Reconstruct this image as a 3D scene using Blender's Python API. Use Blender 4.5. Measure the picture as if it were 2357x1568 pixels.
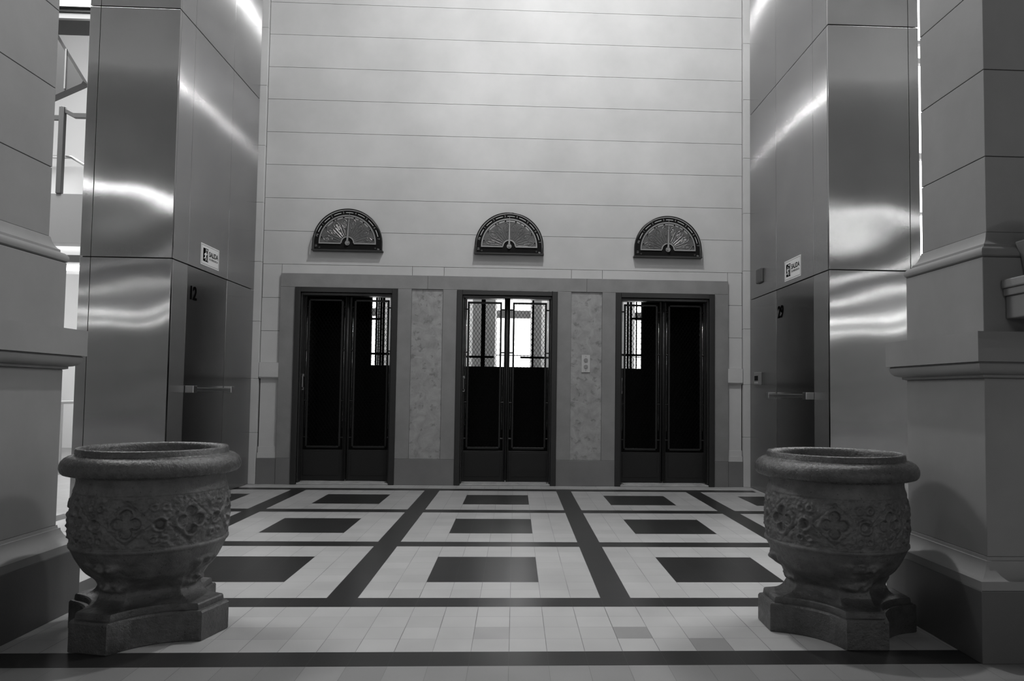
import bpy, bmesh, math, random
import numpy as np
from mathutils import Vector, Matrix, noise
random.seed(7)
sc = bpy.context.scene
C = sc.collection
PI = math.pi
for o in list(bpy.data.objects): bpy.data.objects.remove(o)

# ------------------------------------------------------------------ camera
cam_d = bpy.data.cameras.new('camera'); cam = bpy.data.objects.new('camera', cam_d); C.objects.link(cam)
cam_d.sensor_width = 36.0; cam_d.sensor_fit = 'HORIZONTAL'
cam_d.lens = 1679.63 / 2357 * 36.0
cam_d.shift_x = -(1261.0 - 1178.5) / 2357
cam_d.shift_y = (821.74 - 784.0) / 2357
cam_d.clip_start = 0.05; cam_d.clip_end = 200
CAM = Vector((0.1595, -3.5316, 1.0243))
yaw, pit, rol = 0.044259, 0.048010, 0.012069
fw = Vector((math.sin(yaw)*math.cos(pit), math.cos(yaw)*math.cos(pit), math.sin(pit)))
rt = Vector((math.cos(yaw), -math.sin(yaw), 0)); up = rt.cross(fw)
r2 = rt*math.cos(rol) + up*math.sin(rol); u2 = -rt*math.sin(rol) + up*math.cos(rol)
m = Matrix((( r2.x, u2.x, -fw.x, CAM.x), (r2.y, u2.y, -fw.y, CAM.y), (r2.z, u2.z, -fw.z, CAM.z), (0, 0, 0, 1)))
cam.matrix_world = m
sc.camera = cam

# ------------------------------------------------------------------ world, exposure
w = bpy.data.worlds.new('world'); sc.world = w; w.use_nodes = True
w.node_tree.nodes['Background'].inputs[0].default_value = (1, 1, 1, 1)
w.node_tree.nodes['Background'].inputs[1].default_value = 0.02
sc.view_settings.view_transform = 'Standard'; sc.view_settings.look = 'None'
sc.view_settings.gamma = 1.0; sc.view_settings.use_curve_mapping = False
sc.view_settings.exposure = 0.0

# ------------------------------------------------------------------ lights (the lamps of the hall, then added fill lights)
def point(name, loc, power, r):
    d = bpy.data.lights.new(name, 'POINT'); d.energy = power; d.shadow_soft_size = r
    o = bpy.data.objects.new(name, d); C.objects.link(o); o.location = loc; return o
def area(name, loc, power, sx, sy, rot=(0, 0, 0)):
    d = bpy.data.lights.new(name, 'AREA'); d.shape = 'RECTANGLE'; d.size = sx; d.size_y = sy; d.energy = power
    o = bpy.data.objects.new(name, d); C.objects.link(o); o.location = loc; o.rotation_euler = rot; return o
point('hall_lamp_light', (0.10, 2.40, 4.60), 46, 0.05)
point('hall_lamp_light_high', (0.60, 1.65, 7.00), 590, 0.10)
point('pillar_lamp_light_left', (-1.72, -0.42, 3.30), 2, 0.05)
point('pillar_lamp_light_right', (1.84, -0.36, 3.30), 2, 0.05)
for ly, lx, pl, pr in ((-5.1, 6.3, 30, 0), (-5.8, 6.6, 0, 17), (-9.4, 8.6, 4, 24), (-14.5, 9.5, 18, 50), (-22.0, 9.5, 55, 110), (-30.0, 9.5, 70, 120)):
    for sx, lp in ((-1, pl), (0, (pl+pr)*0.35), (1, pr)):
        if lp > 0: area('ceiling_lamp_light', (sx*lx, ly, 4.70), lp, 2.6, 0.09, (PI/2, 0, 0))
area('stair_lamp_light_left', (-5.2, 3.2, 6.7), 420, 1.5, 2.5)
area('stair_lamp_light_right', (5.6, 3.2, 6.7), 420, 1.5, 2.5)
point('stair_landing_fill', (-6.3, 7.3, 5.6), 26, 0.15)  # added fill, brightens the stair walls above the landing
point('stair_lower_fill', (-5.6, 7.4, 1.7), 52, 0.12)  # added fill, brightens the white wall below the landing
area('rear_room_fill', (0.1, 8.0, 4.2), 95, 5.0, 1.0)  # added fill that lights the walls behind the lifts

# ------------------------------------------------------------------ helpers
def g(v):   # srgb 0-255 grey -> linear
    v /= 255.0
    return v/12.92 if v <= 0.04045 else ((v+0.055)/1.055)**2.4
def new_mat(name):
    M = bpy.data.materials.new(name); M.use_nodes = True
    nt = M.node_tree; b = nt.nodes['Principled BSDF']; return M, nt, b
def N(nt, t, **kw):
    n = nt.nodes.new(t)
    for k, v in kw.items():
        if k.startswith('i_'):
            key = k[2:]; n.inputs[int(key) if key.isdigit() else key.replace('_', ' ')].default_value = v
        else: setattr(n, k, v)
    return n
def coords(nt, kind='Object'):
    return N(nt, 'ShaderNodeTexCoord').outputs[kind]
def simple(name, lin, rough=0.5, metal=0.0, var=0.0, scale=3.0, bump=0.0, bscale=120.0, spec=0.5):
    M, nt, b = new_mat(name)
    b.inputs['Base Color'].default_value = (lin, lin, lin, 1); b.inputs['Roughness'].default_value = rough
    b.inputs['Metallic'].default_value = metal; b.inputs['Specular IOR Level'].default_value = spec
    if var > 0:
        tc = coords(nt); n = N(nt, 'ShaderNodeTexNoise', i_Scale=scale, i_Detail=6.0, i_Roughness=0.6)
        nt.links.new(tc, n.inputs['Vector'])
        r = N(nt, 'ShaderNodeMapRange', i_1=0.3, i_2=0.7, i_3=lin*(1-var), i_4=lin*(1+var))
        nt.links.new(n.outputs[0], r.inputs[0]); nt.links.new(r.outputs[0], b.inputs['Base Color'])
    if bump > 0:
        tc = coords(nt); n = N(nt, 'ShaderNodeTexNoise', i_Scale=bscale, i_Detail=3.0)
        bp = N(nt, 'ShaderNodeBump', i_Strength=bump, i_Distance=0.002)
        nt.links.new(tc, n.inputs['Vector']); nt.links.new(n.outputs[0], bp.inputs['Height']); nt.links.new(bp.outputs[0], b.inputs['Normal'])
    return M
M_lime = simple('limestone', 0.43, 0.75, var=0.10, scale=1.3, bump=0.1)
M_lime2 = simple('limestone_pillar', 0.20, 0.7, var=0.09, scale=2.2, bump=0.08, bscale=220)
M_plinth = simple('plinth_stone', 0.07, 0.5, var=0.1, scale=3.0, bump=0.2)
M_joint = simple('joint_mortar', 0.06, 0.9)
M_marble = simple('grey_marble', 0.195, 0.42, var=0.12, scale=4.0, bump=0.1)
M_marbleb = simple('grey_marble_base', 0.145, 0.4, var=0.12, scale=3.0)
M_dark = simple('dark_painted_metal', 0.008, 0.42, metal=0.0, spec=0.28)
M_darkf = simple('dark_bronze_frame', 0.022, 0.34, metal=0.2, spec=0.4)
M_grille = simple('black_grille', 0.002, 0.7, spec=0.06)
M_shaft = simple('dark_shaft', 0.008, 0.85)
M_brass = simple('worn_brass', 0.26, 0.42, metal=1.0)
M_rod = simple('polished_rod', 0.5, 0.22, metal=1.0)
M_sill = simple('marble_sill', 0.34, 0.35, var=0.2, scale=8)
M_white = simple('white_plaster', 0.80, 0.8)
M_greyw = simple('grey_plaster', 0.20, 0.8)
M_soff = simple('mid_grey_soffit', 0.42, 0.7)
M_dial_b = simple('dial_black', 0.005, 0.8, spec=0.15)
M_dial_f = simple('dial_field', 0.085, 0.5, metal=0.5, var=0.35, scale=9)
M_dial_l = simple('dial_relief', 0.26, 0.35, metal=0.6)
M_plate = simple('button_plate', 0.40, 0.35)
M_rail = simple('brushed_handrail', 0.55, 0.3, metal=1.0)
M_dgrey = simple('dark_grey_paint', 0.055, 0.4)
M_glassy = simple('dark_glass_panel', 0.10, 0.15, metal=0.2)
M_sign = simple('sign_white', 0.62, 0.5)
M_ink = simple('sign_ink', 0.003, 0.9, spec=0.0)
M_ceil = simple('ceiling_plaster', 0.18, 0.9)
M_hallw = simple('hall_wall', 0.80, 0.85)

def emis(name, s):
    M, nt, b = new_mat(name)
    b.inputs['Base Color'].default_value = (1, 1, 1, 1)
    b.inputs['Emission Color'].default_value = (1, 1, 1, 1); b.inputs['Emission Strength'].default_value = s
    return M
M_day = emis('daylit_window_pane', 4.0)
M_tube = emis('light_strip', 6.0)

def marble_spots():
    M, nt, b = new_mat('fossil_marble'); b.inputs['Roughness'].default_value = 0.4
    tc = coords(nt)
    n1 = N(nt, 'ShaderNodeTexNoise', i_Scale=9.0, i_Detail=8.0, i_Roughness=0.65, i_Distortion=0.8)
    v = N(nt, 'ShaderNodeTexVoronoi', i_Scale=14.0); v.feature = 'SMOOTH_F1'
    n2 = N(nt, 'ShaderNodeTexNoise', i_Scale=26.0, i_Detail=4.0)
    for n in (n1, n2): nt.links.new(tc, n.inputs['Vector'])
    mx = N(nt, 'ShaderNodeMixRGB', i_Fac=0.12); nt.links.new(tc, mx.inputs[1]); nt.links.new(n2.outputs[1], mx.inputs[2]); nt.links.new(mx.outputs[0], v.inputs['Vector'])
    r1 = N(nt, 'ShaderNodeMapRange', i_1=0.35, i_2=0.65, i_3=0.21, i_4=0.31); nt.links.new(n1.outputs[0], r1.inputs[0])
    r2 = N(nt, 'ShaderNodeMapRange', i_1=0.10, i_2=0.30, i_3=0.62, i_4=1.0); nt.links.new(v.outputs['Distance'], r2.inputs[0])
    mm = N(nt, 'ShaderNodeMath', operation='MULTIPLY'); nt.links.new(r1.outputs[0], mm.inputs[0]); nt.links.new(r2.outputs[0], mm.inputs[1])
    nt.links.new(mm.outputs[0], b.inputs['Base Color']); return M
M_fossil = marble_spots()

def steel(name, base, rough, seed, wave, axis, spread, zgrain=0.0, sx=0.9, sz=0.8):
    # brushed sheet: vertical grain scatters reflections sideways, the sheet itself is slightly wavy
    M, nt, b = new_mat(name)
    b.inputs['Metallic'].default_value = 1.0; b.inputs['Roughness'].default_value = rough
    if spread > 0.1:
        b.inputs['Anisotropic'].default_value = 1.0; tg = N(nt, 'ShaderNodeCombineXYZ'); tg.inputs[axis].default_value = 1.0; nt.links.new(tg.outputs[0], b.inputs['Tangent'])
    tc = coords(nt)
    mp = N(nt, 'ShaderNodeMapping'); mp.inputs['Location'].default_value = (seed*3.1, seed*1.7, seed*2.3); mp.inputs['Scale'].default_value = (sx, sx, sz)
    n = N(nt, 'ShaderNodeTexNoise', i_Scale=1.3, i_Detail=0.6)
    nt.links.new(tc, mp.inputs[0]); nt.links.new(mp.outputs[0], n.inputs['Vector'])
    bp = N(nt, 'ShaderNodeBump', i_Strength=1.0, i_Distance=wave)
    nt.links.new(n.outputs[0], bp.inputs['Height'])
    sep = N(nt, 'ShaderNodeSeparateXYZ'); nt.links.new(tc, sep.inputs[0])
    acc = None
    for k in range(3):
        ml = N(nt, 'ShaderNodeMath', operation='MULTIPLY', i_1=2311.7+977.3*k); nt.links.new(sep.outputs[axis], ml.inputs[0])
        wn = N(nt, 'ShaderNodeTexWhiteNoise'); wn.noise_dimensions = '1D'; nt.links.new(ml.outputs[0], wn.inputs['W'])
        if acc is None: acc = wn.outputs['Value']
        else:
            ad = N(nt, 'ShaderNodeMath', operation='ADD'); nt.links.new(acc, ad.inputs[0]); nt.links.new(wn.outputs['Value'], ad.inputs[1]); acc = ad.outputs[0]
    sb = N(nt, 'ShaderNodeMath', operation='SUBTRACT', i_1=1.5); nt.links.new(acc, sb.inputs[0])
    mu = N(nt, 'ShaderNodeMath', operation='MULTIPLY', i_1=spread*2); nt.links.new(sb.outputs[0], mu.inputs[0])
    cb = N(nt, 'ShaderNodeCombineXYZ'); nt.links.new(mu.outputs[0], cb.inputs[axis])
    av = N(nt, 'ShaderNodeVectorMath', operation='ADD'); nt.links.new(bp.outputs[0], av.inputs[0]); nt.links.new(cb.outputs[0], av.inputs[1])
    nm = N(nt, 'ShaderNodeVectorMath', operation='NORMALIZE'); nt.links.new(av.outputs[0], nm.inputs[0]); nt.links.new(nm.outputs[0], b.inputs['Normal'])
    n2 = N(nt, 'ShaderNodeTexNoise', i_Scale=2.5, i_Detail=5.0)
    nt.links.new(tc, n2.inputs['Vector'])
    r = N(nt, 'ShaderNodeMapRange', i_1=0.3, i_2=0.7, i_3=base*0.94, i_4=base*1.06); nt.links.new(n2.outputs[0], r.inputs[0]); nt.links.new(r.outputs[0], b.inputs['Base Color'])
    return M
M_steelF = steel('brushed_steel_front', 0.37, 0.14, 1.0, 0.065, 0, 0.22, sx=0.62, sz=0.6)
M_steelS = steel('brushed_steel_side', 0.36, 0.23, 2.0, 0.016, 1, 0.62, sx=0.6, sz=0.6)
M_steelD = steel('polished_steel_door', 0.30, 0.16, 3.0, 0.008, 1, 0.08)

def stone_urn(name='speckled_cast_stone', k=1.0, r0=0.34, r1=0.58):
    M, nt, b = new_mat(name); b.inputs['Roughness'].default_value = 0.30; b.inputs['Specular IOR Level'].default_value = 0.5
    tc = coords(nt)
    n = N(nt, 'ShaderNodeTexNoise', i_Scale=14.0, i_Detail=8.0, i_Roughness=0.7); nt.links.new(tc, n.inputs['Vector'])
    r = N(nt, 'ShaderNodeMapRange', i_1=0.3, i_2=0.7, i_3=0.042*k, i_4=0.112*k); nt.links.new(n.outputs[0], r.inputs[0])
    v = N(nt, 'ShaderNodeTexVoronoi', i_Scale=62.0, i_Randomness=1.0); nt.links.new(tc, v.inputs['Vector'])
    sp = N(nt, 'ShaderNodeMapRange', i_1=0.12, i_2=0.20, i_3=0.25, i_4=1.0); nt.links.new(v.outputs['Distance'], sp.inputs[0])
    n3 = N(nt, 'ShaderNodeTexNoise', i_Scale=22.0, i_Detail=2.0); nt.links.new(tc, n3.inputs['Vector'])
    gate = N(nt, 'ShaderNodeMapRange', i_1=0.50, i_2=0.56, i_3=1.0, i_4=0.0); nt.links.new(n3.outputs[0], gate.inputs[0])
    mx = N(nt, 'ShaderNodeMath', operation='MAXIMUM'); nt.links.new(sp.outputs[0], mx.inputs[0]); nt.links.new(gate.outputs[0], mx.inputs[1])
    mm = N(nt, 'ShaderNodeMath', operation='MULTIPLY'); nt.links.new(r.outputs[0], mm.inputs[0]); nt.links.new(mx.outputs[0], mm.inputs[1])
    nt.links.new(mm.outputs[0], b.inputs['Base Color'])
    n2 = N(nt, 'ShaderNodeTexNoise', i_Scale=45.0, i_Detail=5.0, i_Roughness=0.7); nt.links.new(tc, n2.inputs['Vector'])
    bp = N(nt, 'ShaderNodeBump', i_Strength=0.9, i_Distance=0.006); nt.links.new(n2.outputs[0], bp.inputs['Height']); nt.links.new(bp.outputs[0], b.inputs['Normal'])
    rr = N(nt, 'ShaderNodeMapRange', i_1=0.35, i_2=0.7, i_3=r0, i_4=r1); nt.links.new(n2.outputs[0], rr.inputs[0]); nt.links.new(rr.outputs[0], b.inputs['Roughness'])
    return M
M_urn = stone_urn()
M_urn_rim = stone_urn('worn_polished_cast_stone', 0.72, 0.20, 0.36)
M_urn_base = stone_urn('speckled_cast_stone_base', 0.66, 0.30, 0.5)

# mesh building
class MB:
    def __init__(s): s.v = []; s.f = []; s.mi = []
    def add(s, vs, fs, mi=0):
        o = len(s.v); s.v += [tuple(v) for v in vs]; s.f += [tuple(i+o for i in f) for f in fs]; s.mi += [mi]*len(fs); return s
    def box(s, a, b, mi=0):
        x0, y0, z0 = (min(a[i], b[i]) for i in range(3)); x1, y1, z1 = (max(a[i], b[i]) for i in range(3))
        return s.add([(x0,y0,z0),(x1,y0,z0),(x1,y1,z0),(x0,y1,z0),(x0,y0,z1),(x1,y0,z1),(x1,y1,z1),(x0,y1,z1)],
                     [(0,3,2,1),(4,5,6,7),(0,1,5,4),(1,2,6,5),(2,3,7,6),(3,0,4,7)], mi)
    def tube(s, p, r, n=8, closed=False, mi=0, ry=None):
        p = [Vector(q) for q in p]; L = len(p); vs = []; prev = None
        for i in range(L):
            if closed: t = (p[(i+1) % L] - p[i-1])
            else: t = p[min(i+1, L-1)] - p[max(i-1, 0)]
            t.normalize()
            if prev is None:
                a = Vector((0, 0, 1)) if abs(t.z) < 0.9 else Vector((1, 0, 0))
                u = t.cross(a).normalized()
            else: u = (prev - t*prev.dot(t)).normalized()
            prev = u; v = t.cross(u)
            rr = r[i] if isinstance(r, (list, tuple)) else r
            for k in range(n):
                an = 2*PI*k/n; vs.append(p[i] + u*(rr*math.cos(an)) + v*((ry or rr)*math.sin(an)))
        fs = []
        for i in range(L if closed else L-1):
            j = (i+1) % L
            for k in range(n): k2 = (k+1) % n; fs.append((i*n+k, i*n+k2, j*n+k2, j*n+k))
        if not closed: fs += [tuple(range(n-1, -1, -1)), tuple((L-1)*n+k for k in range(n))]
        return s.add(vs, fs, mi)
    def prism(s, poly, y0, y1, mi=0):     # polygon in XZ extruded along Y
        n = len(poly); vs = [(x, y0, z) for x, z in poly] + [(x, y1, z) for x, z in poly]
        fs = [tuple(range(n)), tuple(range(2*n-1, n-1, -1))] + [(i, i+n, (i+1) % n+n, (i+1) % n) for i in range(n)]
        return s.add(vs, fs, mi)
    def loft(s, rings, cap=True, mi=0):
        n = len(rings[0]); vs = [q for r in rings for q in r]; fs = []
        for i in range(len(rings)-1):
            for k in range(n): k2 = (k+1) % n; fs.append((i*n+k, i*n+k2, (i+1)*n+k2, (i+1)*n+k))
        if cap: fs += [tuple(range(n-1, -1, -1)), tuple((len(rings)-1)*n+k for k in range(n))]
        return s.add(vs, fs, mi)
    def build(s, name, mats, parent=None, smooth=False, bevel=0, loc=None, fixn=True):
        me = bpy.data.meshes.new(name); me.from_pydata(s.v, [], s.f)
        mats = mats if isinstance(mats, (list, tuple)) else [mats]
        for q in mats: me.materials.append(q)
        if len(mats) > 1: me.polygons.foreach_set('material_index', s.mi)
        if fixn:
            bm = bmesh.new(); bm.from_mesh(me); bmesh.ops.recalc_face_normals(bm, faces=bm.faces); bm.to_mesh(me); bm.free()
        if smooth: me.polygons.foreach_set('use_smooth', [True]*len(me.polygons))
        o = bpy.data.objects.new(name, me); C.objects.link(o)
        if parent: o.parent = parent
        if loc: o.location = loc
        if smooth == 'auto':
            try: me.set_sharp_from_angle(angle=math.radians(28))
            except Exception: pass
        if bevel:
            bv = o.modifiers.new('bevel', 'BEVEL'); bv.width = bevel; bv.segments = 2; bv.limit_method = 'ANGLE'
        me.update(); return o
def tag(o, label=None, cat=None, group=None, kind=None):
    if label: o['label'] = label
    if cat: o['category'] = cat
    if group: o['group'] = group
    if kind: o['kind'] = kind
    return o
def thing(name, label, cat, loc=(0,0,0), rz=0, group=None):
    o = bpy.data.objects.new(name, None); C.objects.link(o); o.location = loc; o.rotation_euler = (0, 0, rz)
    o.empty_display_size = 0.1
    return tag(o, label, cat, group)
def dup(root, loc, rz=0, label=None):
    r = root.copy(); C.objects.link(r); r.location = loc; r.rotation_euler = (0, 0, rz)
    if label: r['label'] = label
    for ch in list(root.children):
        c = ch.copy(); C.objects.link(c); c.parent = r
        for h in list(ch.children):
            d = h.copy(); C.objects.link(d); d.parent = c
    return r
def struct(o): o['kind'] = 'structure'; return o
def text_obj(name, s, size, mat, parent, M, ext=0.0015, align='CENTER', sx=1.0, bold=0.0):
    cu = bpy.data.curves.new('t', 'FONT'); cu.body = s; cu.size = size; cu.extrude = ext; cu.align_x = align; cu.align_y = 'CENTER'
    cu.offset = bold
    t = bpy.data.objects.new('t', cu); C.objects.link(t)
    dg = bpy.context.evaluated_depsgraph_get(); me = bpy.data.meshes.new_from_object(t.evaluated_get(dg))
    bpy.data.objects.remove(t); me.transform(M @ Matrix.Diagonal((sx, 1, 1, 1))); me.materials.clear(); me.materials.append(mat)
    o = bpy.data.objects.new(name, me); C.objects.link(o); o.parent = parent; return o
def frame(o, x, y, z):   # matrix with given axes
    x, y, z = Vector(x), Vector(y), Vector(z)
    return Matrix(((x.x, y.x, z.x, o[0]), (x.y, y.y, z.y, o[1]), (x.z, y.z, z.z, o[2]), (0,0,0,1)))

# ------------------------------------------------------------------ floor
T = 0.15
def floor_mat(name, lo, hi, grout, dark):
    M, nt, b = new_mat(name)
    tc = coords(nt)
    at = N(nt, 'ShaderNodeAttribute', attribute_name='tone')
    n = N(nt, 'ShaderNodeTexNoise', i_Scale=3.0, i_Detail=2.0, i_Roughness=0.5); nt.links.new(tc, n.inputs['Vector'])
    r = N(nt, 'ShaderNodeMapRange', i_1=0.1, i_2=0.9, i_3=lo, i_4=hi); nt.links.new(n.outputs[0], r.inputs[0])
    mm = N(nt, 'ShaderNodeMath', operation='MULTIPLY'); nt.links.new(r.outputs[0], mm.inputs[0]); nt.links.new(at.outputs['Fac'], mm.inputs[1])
    # grout lines: distance to nearest tile edge
    sep = N(nt, 'ShaderNodeSeparateXYZ'); nt.links.new(tc, sep.inputs[0])
    ds = []
    nw = N(nt, 'ShaderNodeTexNoise', i_Scale=2.2, i_Detail=3.0); nt.links.new(tc, nw.inputs['Vector'])
    for k in (0, 1):
        a = N(nt, 'ShaderNodeMath', operation='PINGPONG', i_1=T/2); nt.links.new(sep.outputs[k], a.inputs[0]); ds.append(a)
    # pingpong(x, T/2): 0 at multiples of T
    mn = N(nt, 'ShaderNodeMath', operation='MINIMUM')
    nt.links.new(ds[0].outputs[0], mn.inputs[0])
    wy = N(nt, 'ShaderNodeMath', operation='MULTIPLY', i_1=1.6); nt.links.new(ds[1].outputs[0], wy.inputs[0]); nt.links.new(wy.outputs[0], mn.inputs[1])
    wd = N(nt, 'ShaderNodeMapRange', i_1=0.35, i_2=0.7, i_3=0.0006, i_4=0.0018); nt.links.new(nw.outputs[0], wd.inputs[0])
    lt = N(nt, 'ShaderNodeMath', operation='LESS_THAN'); nt.links.new(mn.outputs[0], lt.inputs[0]); nt.links.new(wd.outputs[0], lt.inputs[1])
    mix = N(nt, 'ShaderNodeMix', data_type='FLOAT'); nt.links.new(lt.outputs[0], mix.inputs[0]); nt.links.new(mm.outputs[0], mix.inputs[2]); mix.inputs[3].default_value = grout
    nt.links.new(mix.outputs[0], b.inputs['Base Color'])
    rr = N(nt, 'ShaderNodeMapRange', i_1=0.1, i_2=0.9, i_3=0.14 if dark else 0.20, i_4=0.24 if dark else 0.30); b.inputs['Roughness'].default_value = 0.30 if dark else 0.38
    bn = N(nt, 'ShaderNodeBump', i_Strength=0.05, i_Distance=0.004)
    n4 = N(nt, 'ShaderNodeTexNoise', i_Scale=9.0, i_Detail=3.0); nt.links.new(tc, n4.inputs['Vector']); nt.links.new(n4.outputs[0], bn.inputs['Height']); nt.links.new(bn.outputs[0], b.inputs['Normal'])
    b.inputs['Specular IOR Level'].default_value = 0.22 if dark else 0.4
    return M
M_tl = floor_mat('light_cement_tile', 0.28, 0.37, 0.11, False)
M_td = floor_mat('dark_cement_tile', 0.019, 0.026, 0.045, True)
def is_dark(i, j):
    if j == -5: return True
    if j < 0 or j > 27: return False
    if j % 9 == 0: return True
    if (i - 4) % 9 == 0: return True
    u = (i - 5) % 9; v = (j - 1) % 9
    return 2 <= u <= 5 and 2 <= v <= 5
WY = 4.494; XL = -2.68; XR = 2.763
mb = MB(); tones = []
special = {(0, -3): 0.80, (4, -3): 0.62, (6, -4): 0.66, (-6, -3): 0.86, (-7, -3): 0.90}
rnd = random.Random(3)
for i in range(-60, 60):
    for j in range(-60, 30):
        if abs(i) > 40 and j < -20: continue
        x0, x1, y0, y1 = i*T, (i+1)*T, j*T, (j+1)*T
        dk = is_dark(i, j) and not (j >= 17 and (i < -18 or i > 17))
        mb.add([(x0,y0,0),(x1,y0,0),(x1,y1,0),(x0,y1,0)], [(0,1,2,3)], 1 if dk else 0)
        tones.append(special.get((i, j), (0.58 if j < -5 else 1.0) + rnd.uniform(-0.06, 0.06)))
for k in range(-60, 60, 4):      # rear part of the floor under the wall
    mb.add([(k*T,30*T,0),((k+4)*T,30*T,0),((k+4)*T,9.2,0),(k*T,9.2,0)], [(0,1,2,3)], 0); tones.append(1.0)
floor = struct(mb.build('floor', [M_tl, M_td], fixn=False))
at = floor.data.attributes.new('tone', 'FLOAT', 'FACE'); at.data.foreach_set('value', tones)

# ------------------------------------------------------------------ rear wall with courses
ZJ = [5.31, 4.945, 4.577, 4.215, 3.848, 3.483, 3.114, 2.750, 2.384]
DX = [-1.687, 0.062, 1.812]           # lift door centres
HW = 0.552                            # half outer width of the door frames
XG, XH = -2.606, 2.686
ARCH_T = 2.283; ARCH_L, ARCH_R = -2.398, 2.52; FT = 2.133
gp = 0.004
mb = MB()
zt = [8.0, 7.51, 7.14, 6.775, 6.41, 6.043, 5.676] + ZJ
for a, b in zip(zt[:-1], zt[1:]):
    mb.box((XG+0.004, WY, b+gp/2), (XH-0.004, WY+0.1, a-gp/2))
xs = [XG+0.004, ARCH_L, -0.985, -0.640, 0.765, 1.110, ARCH_R, XH-0.004]
for k, (a, b) in enumerate(zip(xs[:-1], xs[1:])):
    lo = 2.016 if k in (0, 6) else ARCH_T
    mb.box((a+gp/2, WY, lo+gp/2), (b-gp/2, WY+0.1, 2.384-gp/2))
for a, b in ((XG+0.004, ARCH_L), (ARCH_R, XH-0.004)):
    mb.box((a, WY, 1.652+gp/2), (b, WY+0.1, 2.016-gp/2)); mb.box((a, WY, 1.307+gp/2), (b, WY+0.1, 1.652-gp/2))
    # little pilaster: cap block, recessed panel, stepped foot
    mb.box((a-0.002, WY-0.028, 1.150), (b, WY+0.1, 1.307))
    mb.box((a, WY-0.016, 1.135), (b, WY+0.1, 1.150))
    mb.box((a+0.008, WY+0.004, 0.40), (b-0.006, WY+0.1, 1.135))
    mb.box((a+0.004, WY-0.006, 0.335), (b-0.003, WY+0.1, 0.40)); mb.box((a, WY-0.014, 0.28), (b, WY+0.1, 0.335))
mb.box((XG-0.07, WY+0.1, 2.3), (XH+0.07, WY+0.30, 8.0), 1)
mb.box((XG-0.07, WY+0.03, 0), (ARCH_L, WY+0.12, 2.3), 1); mb.box((ARCH_R, WY+0.03, 0), (XH+0.07, WY+0.12, 2.3), 1)
wall = struct(mb.build('wall_rear', [M_lime, M_joint]))
# narrow stone strips in the corners
for nm, a, b in (('trim_1', XL-0.02, XG-0.003), ('trim_2', XH+0.003, XR+0.02)):
    mb = MB(); z = 0.0; k = 0
    for z1 in (0.55, 1.13, 1.75, 2.40, 3.05, 3.68, 4.35, 5.0, 5.7, 6.4, 7.1, 8.0):
        mb.box((a, WY-0.035, z+0.001), (b, WY+0.02, z1-0.001)); z = z1
    struct(mb.build(nm, M_lime, bevel=0.003))

# marble surround of the three lift doors
mb = MB(); YM = WY-0.028
jx = [ARCH_L, -0.812, 0.937, ARCH_R]
for a, b in zip(jx[:-1], jx[1:]): mb.box((a+0.0008, YM, FT), (b-0.0008, WY+0.3, ARCH_T))
edges = [(ARCH_L, DX[0]-HW, None), (DX[0]+HW, DX[1]-HW, (-0.985, -0.643)), (DX[1]+HW, DX[2]-HW, (0.766, 1.110)), (DX[2]+HW, ARCH_R, None)]
for a, b, p in edges:
    mb.box((a, YM-0.004, 0), (b, WY+0.3, 0.280), 1)
    if p is None: mb.box((a, YM, 0.281), (b, WY+0.3, FT-0.001))
    else:
        mb.box((a, YM, 0.281), (p[0], WY+0.3, FT-0.001)); mb.box((p[1], YM, 0.281), (b, WY+0.3, FT-0.001))
        mb.box((p[0], YM+0.016, 0.281), (p[1], WY+0.3, FT-0.001), 2)
struct(mb.build('trim_3', [M_marble, M_marbleb, M_fossil], bevel=0.0025))
mb = MB()
mb.box((XG, YM+0.004, 0), (ARCH_L-0.001, WY+0.03, 0.279)); mb.box((ARCH_R+0.001, YM+0.004, 0), (XH, WY+0.03, 0.279))
struct(mb.build('baseboard_rear', M_marbleb, bevel=0.002))

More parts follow.
